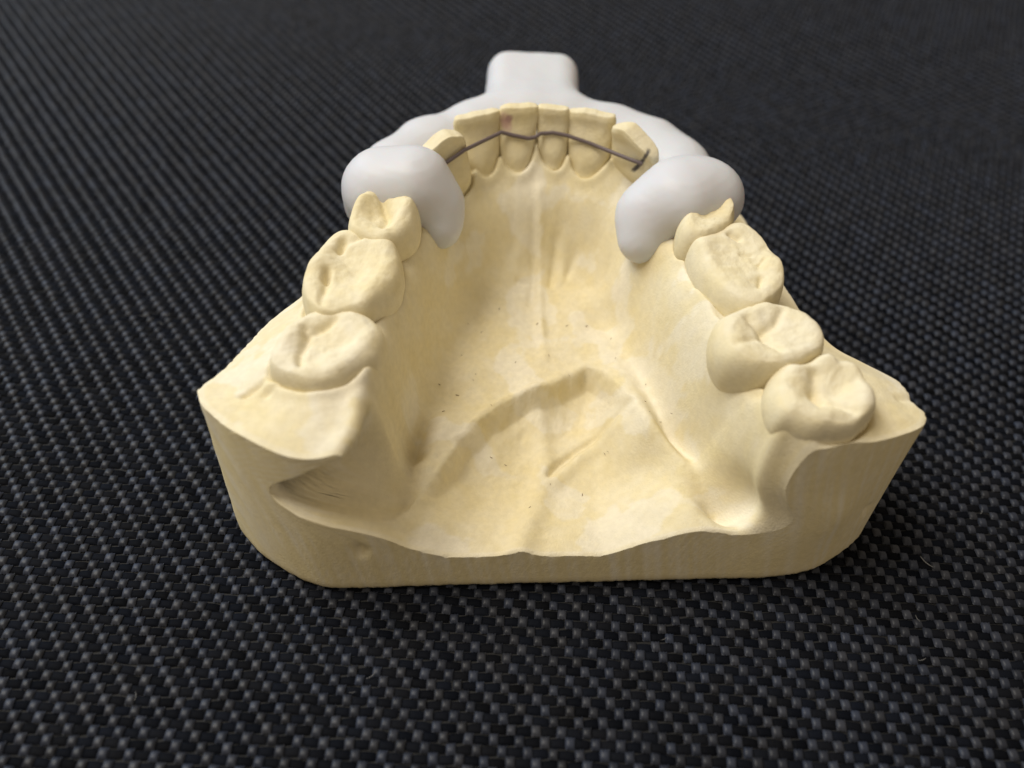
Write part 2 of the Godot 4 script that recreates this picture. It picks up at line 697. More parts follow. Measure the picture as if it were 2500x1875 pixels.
# ------------------------------------------------------------------ scene
func _ready() -> void:
	cam_f = Vector3(0, -sin(PITCH), -cos(PITCH))
	var u0 := Vector3(0, cos(PITCH), -sin(PITCH))
	cam_r = Vector3.RIGHT * cos(ROLL) + u0 * sin(ROLL)
	cam_u = u0 * cos(ROLL) - Vector3.RIGHT * sin(ROLL)
	noise.seed = 7
	noise.frequency = 0.01
	noise.fractal_octaves = 3
	rng.seed = 11

	var camera := Camera3D.new()
	camera.name = "camera"
	add_child(camera)
	camera.transform = Transform3D(Basis(cam_r, cam_u, -cam_f), EYE * MM)
	var lens := CameraAttributesPhysical.new()
	lens.frustum_focal_length = 12.0 / (937.5 / FOCAL_PX)
	lens.frustum_near = 0.005
	lens.frustum_far = 10.0
	lens.frustum_focus_distance = 0.108
	lens.exposure_aperture = 11.5
	camera.attributes = lens
	camera.fov = rad_to_deg(2.0 * atan(937.5 / FOCAL_PX))
	camera.near = 0.005
	camera.far = 10.0
	camera.current = true

	var env := Environment.new()
	env.background_mode = Environment.BG_COLOR
	env.background_color = Color(0.62, 0.57, 0.50)
	env.background_energy_multiplier = 1.0
	env.tonemap_mode = Environment.TONE_MAPPER_LINEAR
	env.tonemap_exposure = 1.03
	env.sdfgi_enabled = true
	env.ssao_enabled = true
	env.ssil_enabled = true
	var around := WorldEnvironment.new()
	around.name = "environment"
	around.environment = env
	add_child(around)

	# the room's lamp, a soft ceiling panel above and behind the cast, and a window far to the left
	add_lamp("ceiling_lamp", Vector3(-0.33, 0.66, -0.08), Vector2(0.36, 0.36), Color(1.0, 0.97, 0.915), 0.50)
	add_lamp("window_light", Vector3(-0.86, 0.64, -0.62), Vector2(0.6, 0.6), Color(0.74, 0.87, 1.0), 0.55)

	make_materials()
	make_mat()
	make_cast()
	make_key()
	make_wire()


func add_lamp(called: String, at: Vector3, size: Vector2, color: Color, energy: float) -> void:
	var lamp := AreaLight3D.new()
	lamp.name = called
	lamp.area_size = size
	lamp.area_normalize_energy = true
	lamp.light_color = color
	lamp.light_energy = energy
	lamp.shadow_enabled = true
	lamp.position = at
	add_child(lamp)
	lamp.look_at(Vector3.ZERO)


func noise_texture(freq: float, octaves: int, as_normal: bool, bump: float, sd: int) -> NoiseTexture2D:
	var n := FastNoiseLite.new()
	n.seed = sd
	n.frequency = freq
	n.fractal_octaves = octaves
	var t := NoiseTexture2D.new()
	t.width = 512
	t.height = 512
	t.seamless = true
	t.noise = n
	t.as_normal_map = as_normal
	t.bump_strength = bump
	return t


var silicone_material: StandardMaterial3D
var wire_material: StandardMaterial3D
var yarn_material: StandardMaterial3D
var weft_material: StandardMaterial3D
var ground_material: StandardMaterial3D

func make_materials() -> void:
	stone_material = StandardMaterial3D.new()
	stone_material.vertex_color_use_as_albedo = true
	stone_material.roughness = 0.85
	stone_material.metallic_specular = 0.25
	stone_material.normal_enabled = true
	var skin_maps := stone_maps()
	stone_material.normal_texture = skin_maps[0]
	stone_material.normal_scale = 0.42
	stone_material.albedo_texture = skin_maps[1]
	stone_material.uv1_triplanar = true
	stone_material.uv1_scale = Vector3.ONE * 70.0

	silicone_material = StandardMaterial3D.new()
	silicone_material.albedo_color = Color(0.795, 0.805, 0.83)
	silicone_material.roughness = 0.42
	silicone_material.metallic_specular = 0.35
	silicone_material.subsurf_scatter_enabled = true
	silicone_material.subsurf_scatter_strength = 0.12
	silicone_material.normal_enabled = true
	silicone_material.normal_texture = noise_texture(0.02, 4, true, 2.0, 9)
	silicone_material.normal_scale = 0.12
	silicone_material.uv1_triplanar = true
	silicone_material.uv1_scale = Vector3.ONE * 60.0

	wire_material = StandardMaterial3D.new()
	wire_material.albedo_color = Color(0.40, 0.355, 0.365)
	wire_material.roughness = 0.55

	yarn_material = StandardMaterial3D.new()
	yarn_material.vertex_color_use_as_albedo = true
	yarn_material.albedo_color = Color.WHITE
	yarn_material.roughness = 0.45
	yarn_material.metallic_specular = 0.36

	weft_material = StandardMaterial3D.new()
	weft_material.vertex_color_use_as_albedo = true
	weft_material.roughness = 0.6
	weft_material.metallic_specular = 0.1

	ground_material = StandardMaterial3D.new()
	ground_material.albedo_color = Color(0.03, 0.03, 0.035)
	ground_material.roughness = 0.8


func stone_maps() -> Array:
	# relief and colour of set dental stone over 14 mm: grain, air pinholes, dust, faint scratches
	const S := 1024
	var r := RandomNumberGenerator.new()
	r.seed = 5
	var grain := FastNoiseLite.new()
	grain.seed = 21
	grain.frequency = 0.035
	grain.fractal_octaves = 4
	var relief := grain.get_seamless_image(S, S)
	relief.convert(Image.FORMAT_RGBA8)
	grain.seed = 22
	grain.frequency = 0.012
	var stain := grain.get_seamless_image(S, S)
	stain.convert(Image.FORMAT_RGBA8)
	var shade := Image.create(S, S, false, Image.FORMAT_RGBA8)
	shade.fill(Color.WHITE)
	# colour: 0.9 to 1 with the stain noise, through a blend
	var veil := Image.create(S, S, false, Image.FORMAT_RGBA8)
	veil.fill(Color(1, 1, 1, 0.94))
	stain.blend_rect(veil, Rect2i(0, 0, S, S), Vector2i.ZERO)
	for k in 70:
		var at := Vector2i(r.randi_range(12, S - 12), r.randi_range(12, S - 12))
		var rad := r.randf_range(2.0, 7.5)
		for y in range(-9, 10):
			for x in range(-9, 10):
				var d := Vector2(x, y).length() / rad
				if d < 1.0:
					var p := at + Vector2i(x, y)
					var c := relief.get_pixelv(p)
					relief.set_pixelv(p, c * (1.0 - 0.8 * (1.0 - d * d)))
	for k in 26:
		# short scratches
		var p := Vector2(r.randf_range(60, S - 60), r.randf_range(60, S - 60))
		var dir := Vector2.from_angle(r.randf_range(0, TAU))
		for i in r.randi_range(15, 50):
			var q := Vector2i(p + dir * i)
			relief.set_pixelv(q, relief.get_pixelv(q) * 0.75)
	relief.bump_map_to_normal_map(7.0)
	stain.generate_mipmaps()
	return [ImageTexture.create_from_image(relief), ImageTexture.create_from_image(stain)]


func yarn_mesh(length: float, width: float, rise: float, fibres: int, along_x: bool, flat: float) -> ArrayMesh:
	# one float of yarn: a pillow that dives at both ends, split into a few fibres across its width
	var nl := 8
	var nw := fibres * 2
	var verts := PackedVector3Array()
	var idx := PackedInt32Array()
	for i in nl + 1:
		var f := float(i) / nl * 2.0 - 1.0
		for j in nw + 1:
			var g := float(j) / nw * 2.0 - 1.0
			var y := rise * (1.0 - pow(absf(f), flat)) * pow(maxf(0.0, 1.0 - pow(absf(g), flat)), 0.6)
			if j % 2 == 0 and j > 0 and j < nw:
				y -= rise * 0.07
			var l := f * length * 0.5 * (1.0 + 0.07 * ((j * 7) % 3 - 1))
			var w := g * width * 0.5 * (1.0 - 0.1 * f * f)
			y -= 0.12
			verts.append(Vector3(l, y, w) if along_x else Vector3(w, y, l))
	for i in nl:
		for j in nw:
			var a := i * (nw + 1) + j
			var b := a + nw + 1
			if along_x:
				idx.append_array([a, b, b + 1, a, b + 1, a + 1])
			else:
				idx.append_array([a, b + 1, b, a, a + 1, b + 1])
	return finish(verts, PackedColorArray(), idx, null)


func make_mat() -> void:
	var mat := Node3D.new()
	mat.name = "mat"
	mat.set_meta("kind", "structure")
	mat.set_meta("label", "black woven mat the cast lies on")
	add_child(mat)
	# backing sheet
	var sheet := BoxMesh.new()
	sheet.size = Vector3(1.0, 0.002, 0.56)
	var back := part("backing", sheet, ground_material, mat)
	back.position = Vector3(0.0, -0.0016, -0.17)
	# yarn: every third warp float shows as a raised nub, with longer weft floats between
	var pitch_x := 2.81
	var pitch_z := 1.18
	var nubs: Array[Transform3D] = []
	var floats: Array[Transform3D] = []
	for j in range(-330, 92):
		var z := j * pitch_z
		for i in range(-130, 131):
			var x := (i + fposmod(j, 3) / 3.0) * pitch_x
			# leave out what no view from near the camera reaches
			var dz := EYE.z - z
			if absf(x) > 70.0 + dz * 0.74 or z < -390.0:
				continue
			if pow((x - 5.0) / 23.0, 2.0) + pow((z + 6.0) / 25.0, 2.0) < 1.0:
				continue
			var wob := Vector3(noise.get_noise_2d(x * 30.0, z * 30.0) * 0.16, noise.get_noise_2d(x * 50.0 + 9.0, z * 50.0) * 0.04, noise.get_noise_2d(x * 30.0 + 99.0, z * 30.0) * 0.12)
			var turn := Basis(Vector3.UP, rng.randf_range(-0.1, 0.1)) * Basis(Vector3.RIGHT, rng.randf_range(-0.12, 0.12)) * Basis(Vector3.BACK, rng.randf_range(-0.1, 0.1))
			nubs.append(Transform3D(turn.scaled(Vector3.ONE * rng.randf_range(0.93, 1.07)), (Vector3(x, -0.33, z) + wob) * MM))
			floats.append(Transform3D(turn, (Vector3(x + pitch_x * 0.5, -0.48, z + 0.05) + wob) * MM))
	for set_of in [["raised_yarn", nubs, yarn_mesh(1.3, 1.12, 0.38, 4, false, 3.4), yarn_material, 0.024], ["weft_yarn", floats, yarn_mesh(2.0, 1.12, 0.30, 4, true, 3.0), weft_material, 0.006]]:
		var mm := MultiMesh.new()
		mm.transform_format = MultiMesh.TRANSFORM_3D
		mm.use_colors = true
		mm.mesh = set_of[2]
		var where: Array[Transform3D] = set_of[1]
		mm.instance_count = where.size()
		for k in where.size():
			mm.set_instance_transform(k, where[k])
			var v: float = set_of[4] * rng.randf_range(0.65, 1.4)
			var cool := rng.randf_range(-0.12, 0.2)
			mm.set_instance_color(k, Color(v * (0.88 - cool * 0.4), v, v * (1.4 + cool)))
		var o := MultiMeshInstance3D.new()
		o.name = set_of[0]
		o.multimesh = mm
		o.material_override = set_of[3]
		o.set_meta("kind", "stuff")
		mat.add_child(o, true)
	make_lint(mat)


func slope_between(into: PackedVector3Array, top: Array, foot: Array, z0: float, z1: float, rows: int, fall: Array, out: float) -> void:
	for r in rows:
		var z := lerpf(z0, z1, float(r) / (rows - 1))
		var ends: Array = []
		for l in [top, foot]:
			var q: Vector3 = l[0]
			for i in l.size() - 1:
				if (l[i].z - z) * (l[i + 1].z - z) <= 0.0 and l[i].z != l[i + 1].z:
					q = l[i].lerp(l[i + 1], (z - l[i].z) / (l[i + 1].z - l[i].z))
			if z > l[-1].z:
				q = l[-1]
			ends.append(q)
		ends[0] += Vector3(out, 0.35, 0.0)
		for f in fall:
			into.append(to_domain(Vector3(lerpf(ends[0].x, ends[1].x, f[0]), lerpf(ends[0].y, ends[1].y, f[1]), z)))


func make_cast() -> void:
	var cast := Node3D.new()
	cast.name = "dental_cast"
	add_child(cast)
	tag(cast, "cream yellow plaster cast of a lower jaw with teeth on black mat", "dental cast")

	# ---- teeth (their collars shape the gum, so they come first)
	front_tooth("incisor", "", {"left": [1110, 287], "right": [1218, 264], "top": 31.8, "foot": [1186, 437, 23.6], "neck": 0.68}, cast)
	# a smear of red marking wax
	var pink := Color(0.52, 0.33, 0.28)
	front_tooth("incisor", "lower incisor with a small reddish stain", {"left": [1224, 258], "right": [1311, 255], "top": 32.2, "foot": [1263, 428, 23.6], "neck": 0.76, "broad": 1.15, "pencil_or_wax": [[[1230, 285], [1238, 312], 0.9, pink, 0.42], [[1246, 287], [1240, 292], 0.5, Color(0.42, 0.26, 0.24), 0.4]]}, cast)
	front_tooth("incisor", "", {"left": [1315, 257], "right": [1385, 261], "top": 32.0, "foot": [1348, 413, 24.2], "neck": 0.78, "broad": 1.2}, cast)
	front_tooth("incisor", "", {"left": [1389, 263], "right": [1503, 281], "top": 31.8, "foot": [1428, 435, 23.6], "neck": 0.68}, cast)
	front_tooth("canine", "", {"left": [1022, 352], "right": [1126, 322], "top": 31.3, "foot": [1122, 480, 22.8], "neck": 0.72, "tip": 1.7, "tip_at": 0.25, "edge": 1.7, "curve": 0.85}, cast)
	# a cross drawn on the stone with a graphite pencil
	var lead := Color(0.10, 0.095, 0.10)
	front_tooth("canine", "canine with a small pencil cross at its neck", {"left": [1510, 300], "right": [1616, 352], "top": 31.3, "foot": [1532, 452, 22.8], "neck": 0.72, "tip": 1.5, "tip_at": -0.45, "edge": 2.4, "curve": 0.85,
		"pencil_or_wax": [[[1585, 366], [1566, 398], 0.3, lead, 0.92], [[1562, 402], [1546, 416], 0.36, lead, 0.92]]}, cast)
	molar("premolar", "", {"shoulder": 0.12, "top": 29.6, "gum": 24.2, "bulge": 1.1, "bowl": 1.6, "rim": [[887, 480], [866, 503], [856, 537], [872, 556], [913, 568], [940, 570], [972, 550], [997, 520], [1003, 495], [985, 470], [940, 462], [905, 466]],
		"cusps": [[884, 488, 0.7, 2.0], [992, 502, 0.9, 1.8]], "grooves": [[[[930, 480], [950, 515], [938, 545]], 0.6, 0.7]]}, cast)
	molar("premolar", "", {"shoulder": 0.12, "top": 29.6, "gum": 24.2, "bulge": 1.1, "bowl": 0.5, "rim": [[1790, 500], [1783, 525], [1760, 545], [1722, 560], [1690, 553], [1680, 530], [1700, 495], [1740, 475], [1775, 478]],
		"cusps": [[1785, 500, 0.2, 2.0]], "grooves": [[[[1720, 520], [1745, 515], [1760, 500]], 0.6, 0.3]]}, cast)
	molar("molar", "", {"top": 28.9, "gum": 23.9, "bulge": 1.05, "bowl": 1.0, "chalk": 0.15, "rim": [[845, 556], [807, 573], [773, 617], [748, 659], [743, 693], [758, 725], [786, 748], [841, 745], [887, 734], [925, 697], [955, 651], [953, 590], [904, 571]],
		"cusps": [[765, 640, 0.5, 2.0], [900, 715, 0.35, 2.0], [945, 590, 0.3, 1.6]],
		"grooves": [[[[836, 598], [848, 588], [878, 580]], 0.45, 0.45], [[[797, 665], [795, 690], [790, 712], [784, 735]], 0.5, 0.5], [[[838, 582], [828, 602]], 0.5, 1.1], [[[797, 655], [794, 676]], 0.45, 1.0], [[[820, 610], [850, 630], [870, 660]], 0.9, 0.25]]}, cast)
	molar("molar", "", {"top": 28.0, "gum": 24.2, "bulge": 1.1, "bowl": 1.1, "chalk": 0.45, "rim": [[752, 765], [710, 790], [678, 832], [662, 866], [680, 890], [735, 914], [777, 917], [820, 903], [870, 868], [898, 845], [912, 810], [888, 774], [841, 754], [798, 752]],
		"cusps": [[690, 815, 0.5, 2.0], [895, 812, 0.4, 2.0], [790, 862, 0.45, 2.0], [850, 775, 0.35, 1.8]],
		"grooves": [[[[745, 798], [748, 820], [735, 850], [732, 885]], 0.5, 0.7], [[[748, 810], [790, 792], [815, 778]], 0.5, 0.6], [[[760, 880], [800, 850], [840, 830]], 0.9, 0.3]]}, cast)
	molar("molar", "", {"top": 28.9, "gum": 23.9, "bulge": 1.0, "bowl": 0.7, "chalk": 0.2, "rim": [[1705, 582], [1739, 562], [1769, 551], [1798, 543], [1828, 550], [1862, 577], [1880, 603], [1905, 634], [1913, 666], [1907, 692], [1885, 714], [1855, 729], [1815, 722], [1775, 697], [1742, 657], [1720, 619]],
		"cusps": [[1905, 640, 0.35, 1.6], [1720, 590, 0.25, 1.6], [1800, 550, 0.3, 1.8]],
		"grooves": [[[[1783, 570], [1802, 578]], 0.45, 0.9], [[[1812, 615], [1835, 617]], 0.3, 0.35], [[[1858, 640], [1866, 632]], 0.3, 0.35], [[[1862, 672], [1858, 695]], 0.4, 0.7], [[[1872, 600], [1850, 625], [1858, 660], [1840, 700]], 0.7, 0.25]]}, cast)
	molar("molar", "", {"top": 28.4, "gum": 23.7, "bulge": 1.05, "bowl": 0.9, "chalk": 0.3, "rim": [[1826, 750], [1853, 736], [1887, 740], [1925, 744], [1963, 760], [1992, 786], [2008, 815], [2004, 838], [1985, 850], [1950, 866], [1900, 878], [1845, 874], [1797, 852], [1772, 815], [1772, 782], [1792, 764]],
		"cusps": [[1985, 790, 0.35, 1.7], [1790, 790, 0.45, 1.8], [1815, 850, 0.45, 1.8], [1880, 745, 0.3, 1.5]],
		"grooves": [[[[1828, 775], [1860, 800], [1875, 825], [1905, 850]], 0.6, 0.55], [[[1865, 800], [1895, 785], [1910, 755]], 0.5, 0.45], [[[1870, 815], [1835, 825], [1800, 840]], 0.5, 0.35]]}, cast)
	molar("molar", "worn third molar with several low cusps", {"top": 27.6, "gum": 24.0, "bulge": 1.1, "bowl": 0.9, "chalk": 0.35, "rim": [[1927, 895], [1954, 893], [1980, 886], [2005, 874], [2030, 873], [2045, 885], [2068, 884], [2094, 900], [2112, 925], [2130, 950], [2130, 982], [2106, 1005], [2085, 1020], [2043, 1024], [2000, 1023], [1958, 1008], [1922, 992], [1907, 952], [1911, 919]],
		"cusps": [[2018, 880, 0.9, 1.3], [1940, 905, 0.6, 1.7], [1935, 975, 0.5, 1.9], [2080, 895, 0.6, 1.6], [2118, 965, 0.5, 1.7], [2010, 1005, 0.4, 1.8], [2120, 1000, 0.3, 1.2]],
		"grooves": [[[[1990, 910], [1995, 950], [2005, 985]], 0.7, 0.6], [[[1995, 955], [2040, 950], [2080, 930]], 1.0, 0.45], [[[2000, 970], [2050, 985], [2085, 1000]], 0.6, 0.5], [[[1995, 950], [1960, 945], [1930, 935]], 0.6, 0.35]]}, cast)

	# ---- outline of the trimmed base, seen from above
	outline = PackedVector2Array([Vector2(-21.5, 29.0), Vector2(-25, 28.1), Vector2(-28.3, 26.4), Vector2(-31.2, 24.4), Vector2(-34.1, 21.5), Vector2(-35.4, 18.5)])
	outline.append_array(pick([[486, 951, 22.4], [550, 896, 21.7], [609, 832, 20.9], [651, 786, 20.2], [693, 752, 19.7], [744, 714, 19.0], [800, 655, 18.0], [860, 575, 17.0], [900, 500, 16.0]], 0.0))
	outline.append_array(PackedVector2Array([Vector2(-20, -33), Vector2(-11, -39), Vector2(0, -41.5), Vector2(11, -41), Vector2(20, -37)]))
	outline.append_array(pick([[1770, 500, 16], [1850, 605, 17], [1931, 737, 18.8], [1965, 780, 19.4], [2026, 842, 20.2], [2110, 882, 21.2], [2191, 922, 22], [2232, 985, 22.4]], 0.0))
	outline.append_array(PackedVector2Array([Vector2(47.6, 15), Vector2(46.9, 17.5), Vector2(44.2, 20.2), Vector2(39.4, 23.2), Vector2(33.2, 24.6), Vector2(25.0, 25.3), Vector2(14.0, 26.2), Vector2(2.0, 27.2), Vector2(-9.0, 28.1), Vector2(-16.5, 28.8)]))

	# ---- heights of the gum: lines of u, v, mm, filled in between
	var lines := [
		# left: gum margin round the last molar
		[[900, 946, 25.3], [862, 966, 26.0], [820, 958, 26.2], [760, 968, 26.2], [710, 958, 25.8], [674, 934, 25.2], [648, 885, 24.8]],
		# left heel: rear lip, pad, buccal shelf, edge
		[[520, 985, 23.0], [580, 1042, 23.5], [640, 1075, 23.9], [720, 1090, 24.1], [800, 1098, 24.3]],
		[[560, 960, 22.9], [620, 1000, 23.8], [700, 1022, 25.0], [780, 1022, 25.6], [850, 1012, 25.8]],
		[[585, 935, 23.2], [605, 895, 23.4], [635, 845, 22.9], [672, 792, 22.2], [712, 758, 21.6], [760, 715, 21.0]],
		[[495, 955, 22.6], [555, 900, 21.9], [612, 838, 21.1], [655, 792, 20.4], [698, 757, 19.9], [748, 718, 19.2]],
		# front: below the margins, slope, floor
		[[1120, 515, 21.8], [1190, 468, 22.5], [1263, 458, 22.5], [1345, 446, 22.8], [1430, 463, 22.5], [1500, 488, 22.3], [1548, 530, 21.8]],
		[[1140, 560, 20.0], [1190, 530, 20.2], [1250, 515, 20.2], [1310, 510, 20.3], [1390, 512, 20.2], [1470, 535, 20.2], [1530, 580, 20.0]],
		[[1180, 600, 16.8], [1250, 580, 16.7], [1310, 575, 16.7], [1390, 575, 16.8], [1450, 590, 17.0], [1505, 630, 17.4]],
		[[1215, 660, 13.3], [1265, 650, 13.1], [1310, 645, 13.0], [1380, 645, 13.1], [1440, 660, 13.5], [1475, 680, 14.0]],
		[[1190, 730, 11.8], [1250, 725, 11.4], [1310, 720, 11.3], [1390, 725, 11.4], [1460, 740, 12.0]],
		# foot of the right roll
		[[1488, 830, 11.0], [1530, 900, 11.2], [1572, 970, 11.4], [1621, 1050, 11.3], [1681, 1120, 11.1], [1740, 1185, 10.9]],
		# right heel and land
		[[2043, 1086, 24.6], [2110, 1080, 24.3], [2165, 1058, 23.6], [2190, 1010, 23.2], [2180, 960, 23.0], [2140, 917, 22.8], [2080, 882, 22.4]],
		[[2220, 1000, 22.8], [2200, 948, 22.5], [2110, 893, 21.6], [2040, 857, 20.8], [1955, 770, 19.9], [1932, 720, 19.4]],
		# plate left of the basin, lip of the basin
		[[1060, 1020, 10.5], [1010, 1130, 10.5], [960, 1230, 10.6]],
		[[1110, 1090, 10.1], [1060, 1180, 10.1], [1005, 1265, 10.1], [955, 1325, 10.0]],
	]
	var loose := [[1190, 455, 23.4], [1263, 446, 23.4], [1346, 432, 23.9], [1430, 452, 23.4], [1141, 400, 25.8], [1219, 376, 26.0], [1308, 376, 26.0], [1382, 370, 26.0], [1485, 400, 25.8],
		[1200, 800, 10.8], [1310, 800, 10.4], [1420, 800, 10.8], [1130, 900, 10.6], [1220, 900, 10.1], [1310, 890, 9.9], [1400, 860, 10.2], [1460, 860, 10.5], [1120, 1000, 10.2], [1180, 960, 10.0],
		[1200, 1080, 9.9], [1330, 1000, 9.8], [1450, 970, 9.8], [1330, 1100, 9.5], [1200, 1200, 9.4], [1330, 1200, 9.2], [1450, 1120, 9.4], [1100, 1280, 9.4], [1200, 1320, 8.9], [1400, 1300, 8.8], [1060, 1340, 9.0], [1520, 1230, 9.0], [1600, 1280, 9.0], [1600, 1120, 9.7], [1700, 1240, 10.0], [1670, 1195, 10.1], [1640, 1150, 10.2], [1700, 1160, 10.6]]
	var ctrl := PackedVector3Array()
	for l in lines:
		for i in l.size():
			var a := px(l[i][0], l[i][1], l[i][2])
			ctrl.append(to_domain(a))
			if i + 1 < l.size():
				var b := px(l[i + 1][0], l[i + 1][1], l[i + 1][2])
				if a.distance_to(b) > 3.2:
					ctrl.append(to_domain(a.lerp(b, 0.5)))
	# steep walls between the gum margin and the floor: x, y, z along both, and how the height falls between
	slope_between(ctrl, [px(1040, 575, 24.6), px(1012, 622, 24.2), px(990, 690, 23.8), px(968, 735, 23.8), px(936, 782, 24.6), px(938, 845, 25.0), px(930, 885, 25.0), px(906, 935, 25.3), Vector3(-16.2, 25.2, 21.5), Vector3(-16.3, 24.6, 25.2)],
		[px(1172, 650, 13.6), px(1146, 710, 12.2), px(1116, 780, 11.4), px(1087, 850, 11.1), px(1058, 920, 10.9), px(1030, 985, 10.8), px(1003, 1045, 10.8), px(978, 1098, 11.0), Vector3(-13.3, 11.2, 21), Vector3(-12.8, 11.4, 25)], -10.0, 23.0, 16, [[-0.45, 0.0], [0.0, 0.0], [0.3, 0.2], [0.62, 0.66], [1.0, 1.0]], 0.5)
	slope_between(ctrl, [px(1600, 580, 24.4), px(1650, 610, 24.4), px(1684, 655, 24.2), px(1695, 704, 24.2), px(1725, 740, 24.8), px(1765, 815, 25.7), px(1770, 867, 25.6), px(1793, 908, 24.6), px(1835, 941, 24.1), Vector3(29.0, 24.2, 18.0), Vector3(30.0, 24.3, 21.5)],
		[Vector3(13.2, 12.8, -12.5), px(1508, 780, 11.9), px(1555, 850, 12.1), px(1602, 922, 12.4), px(1651, 996, 12.6), px(1706, 1066, 12.7), Vector3(24.9, 12.8, 16.0), Vector3(26.9, 12.8, 19.8), Vector3(28.4, 12.4, 22.8)], -11.0, 21.0, 18, [[-0.45, 0.0], [0.0, 0.0], [0.3, 0.12], [0.58, 0.45], [0.82, 0.8], [1.0, 1.0]], -1.2)
	for q in loose:
		ctrl.append(to_domain(px(q[0], q[1], q[2])))
	# points under the teeth, at the hidden front, and along the rear edge, in the domain
	for q in [[-17.5, 25, -7], [-19.5, 25, 2], [-20.5, 25.5, 14], [25, 25, -9], [27, 25, -2], [30, 25, 9], [34.5, 25, 17.5], [-15.5, 24, -15.5], [21, 24, -17.5], [-11.6, 25, -24.4], [-6.5, 26, -28], [-0.6, 26.4, -29.8], [4.3, 26.4, -30.2], [9.5, 26, -29.5], [15.3, 25, -26.8],
			[-9, 19, -35], [0, 19, -38], [10, 19, -38], [18, 19, -34], [-16, 19, -30], [-22, 18, -23], [-25, 18, -12], [27, 19, -25], [31, 19, -14],
			[-19, 24.4, 28.6], [-16.6, 24.6, 28.6], [-16.0, 22.0, 28.6], [-15.2, 18.0, 28.6], [-14.4, 14.6, 28.5], [-13.4, 12.4, 28.5], [-12.0, 10.8, 28.4],
			[30.8, 20.5, 24.6], [30.6, 17.0, 24.6], [30.4, 13.6, 24.7], [30.0, 11.0, 24.7], [28.8, 10.4, 24.8], [27.0, 10.5, 24.9], [25.0, 10.2, 25.0], [31.4, 23.0, 24.5], [34.0, 24.0, 24.0], [38.0, 24.0, 23.0]]:
		ctrl.append(Vector3(q[0], q[1], q[2]))
	solve_heights(ctrl)
	soften_heights()
	soften_heights()

	basin = pick([[930, 1360, 9], [985, 1300, 9.5], [1040, 1215, 9.5], [1083, 1150, 9.5], [1098, 1118, 9.5], [1120, 1085, 9.6], [1150, 1058, 9.6], [1180, 1022, 9.6], [1230, 987, 9.6], [1290, 962, 9.6], [1325, 950, 9.6], [1380, 922, 9.6], [1430, 905, 9.6], [1465, 912, 9.8], [1500, 952, 10], [1530, 990, 10], [1562, 1030, 10], [1582, 1063, 10], [1650, 1130, 10], [1725, 1182, 10], [1800, 1240, 10], [1890, 1310, 9]], 9.6)
	basin.append_array(PackedVector2Array([Vector2(33, 40), Vector2(-14, 40)]))
	for s in [
		# frenum and folds of the tongue floor: pixels, height, width, rise
		[[[1308, 595], [1316, 640], [1318, 700], [1322, 790]], 12.5, 0.7, 0.4], [[[1298, 620], [1302, 680], [1296, 730]], 12.0, 0.7, -0.4],
		[[[1322, 790], [1328, 870]], 10.2, 0.7, 0.3],
		[[[1352, 640], [1345, 690]], 12.0, 0.6, -0.5], [[[1400, 655], [1385, 675]], 12.0, 0.6, -0.4], [[[1375, 640], [1370, 680]], 12.2, 0.8, 0.45], [[[1270, 650], [1240, 690]], 12.0, 1.0, 0.35], [[[1262, 690], [1285, 692]], 11.6, 0.35, -0.35],
		# crest running back through the basin
		[[[1308, 985], [1325, 1040], [1335, 1110], [1320, 1180], [1290, 1260], [1270, 1340]], 7.5, 1.7, 1.0],
		[[[1345, 1135], [1370, 1105], [1420, 1070], [1480, 1045], [1525, 1032]], 7.6, 0.55, -0.8], [[[1360, 1150], [1420, 1090], [1490, 1062]], 7.6, 1.1, 0.6],
		# edge of the left plate
		[[[1118, 1095], [1092, 1135], [1060, 1195], [1010, 1275], [965, 1330]], 10.0, 0.6, 0.55], [[[1075, 1120], [1040, 1190], [985, 1270]], 10.0, 0.5, -0.25],
		# ripples of the right flange
		[[[1690, 770], [1722, 840], [1780, 925], [1840, 1000], [1880, 1060]], 21.0, 0.5, 0.3], [[[1660, 780], [1702, 860], [1770, 960], [1825, 1030]], 20.0, 0.6, -0.3], 
		[[[1840, 1120], [1870, 1160], [1895, 1175]], 16.0, 0.5, 0.45], [[[1860, 1110], [1890, 1150]], 17.0, 0.4, -0.4],
		# pits and blebs of the left heel
		[[[600, 978], [640, 962]], 22.8, 0.5, -0.8], [[[655, 985], [660, 990]], 22.8, 0.6, -0.6], [[[640, 985], [690, 975]], 22.8, 0.8, 0.5], 
		[[[480, 960], [530, 1010], [580, 1050]], 23.0, 0.5, -0.25], [[[880, 560], [900, 600]], 24.0, 0.5, 0.0],
		# knocks on the rear lips
		[[[2215, 955], [2240, 985]], 22.8, 0.45, 0.0], [[[2195, 975], [2235, 965]], 22.8, 0.4, -0.4]]:
		var pts := PackedVector2Array()
		for q in s[0]:
			var p := to_domain(px(q[0], q[1], s[1]))
			pts.append(Vector2(p.x, p.z))
		var box := Rect2(pts[0], Vector2.ZERO)
		for p in pts:
			box = box.expand(p)
		strokes.append({"pts": pts, "width": s[2], "rise": s[3], "box": box.grow(s[2] * 2.6)})
	part("base", make_body(), stone_material, cast)
	make_specks(cast)


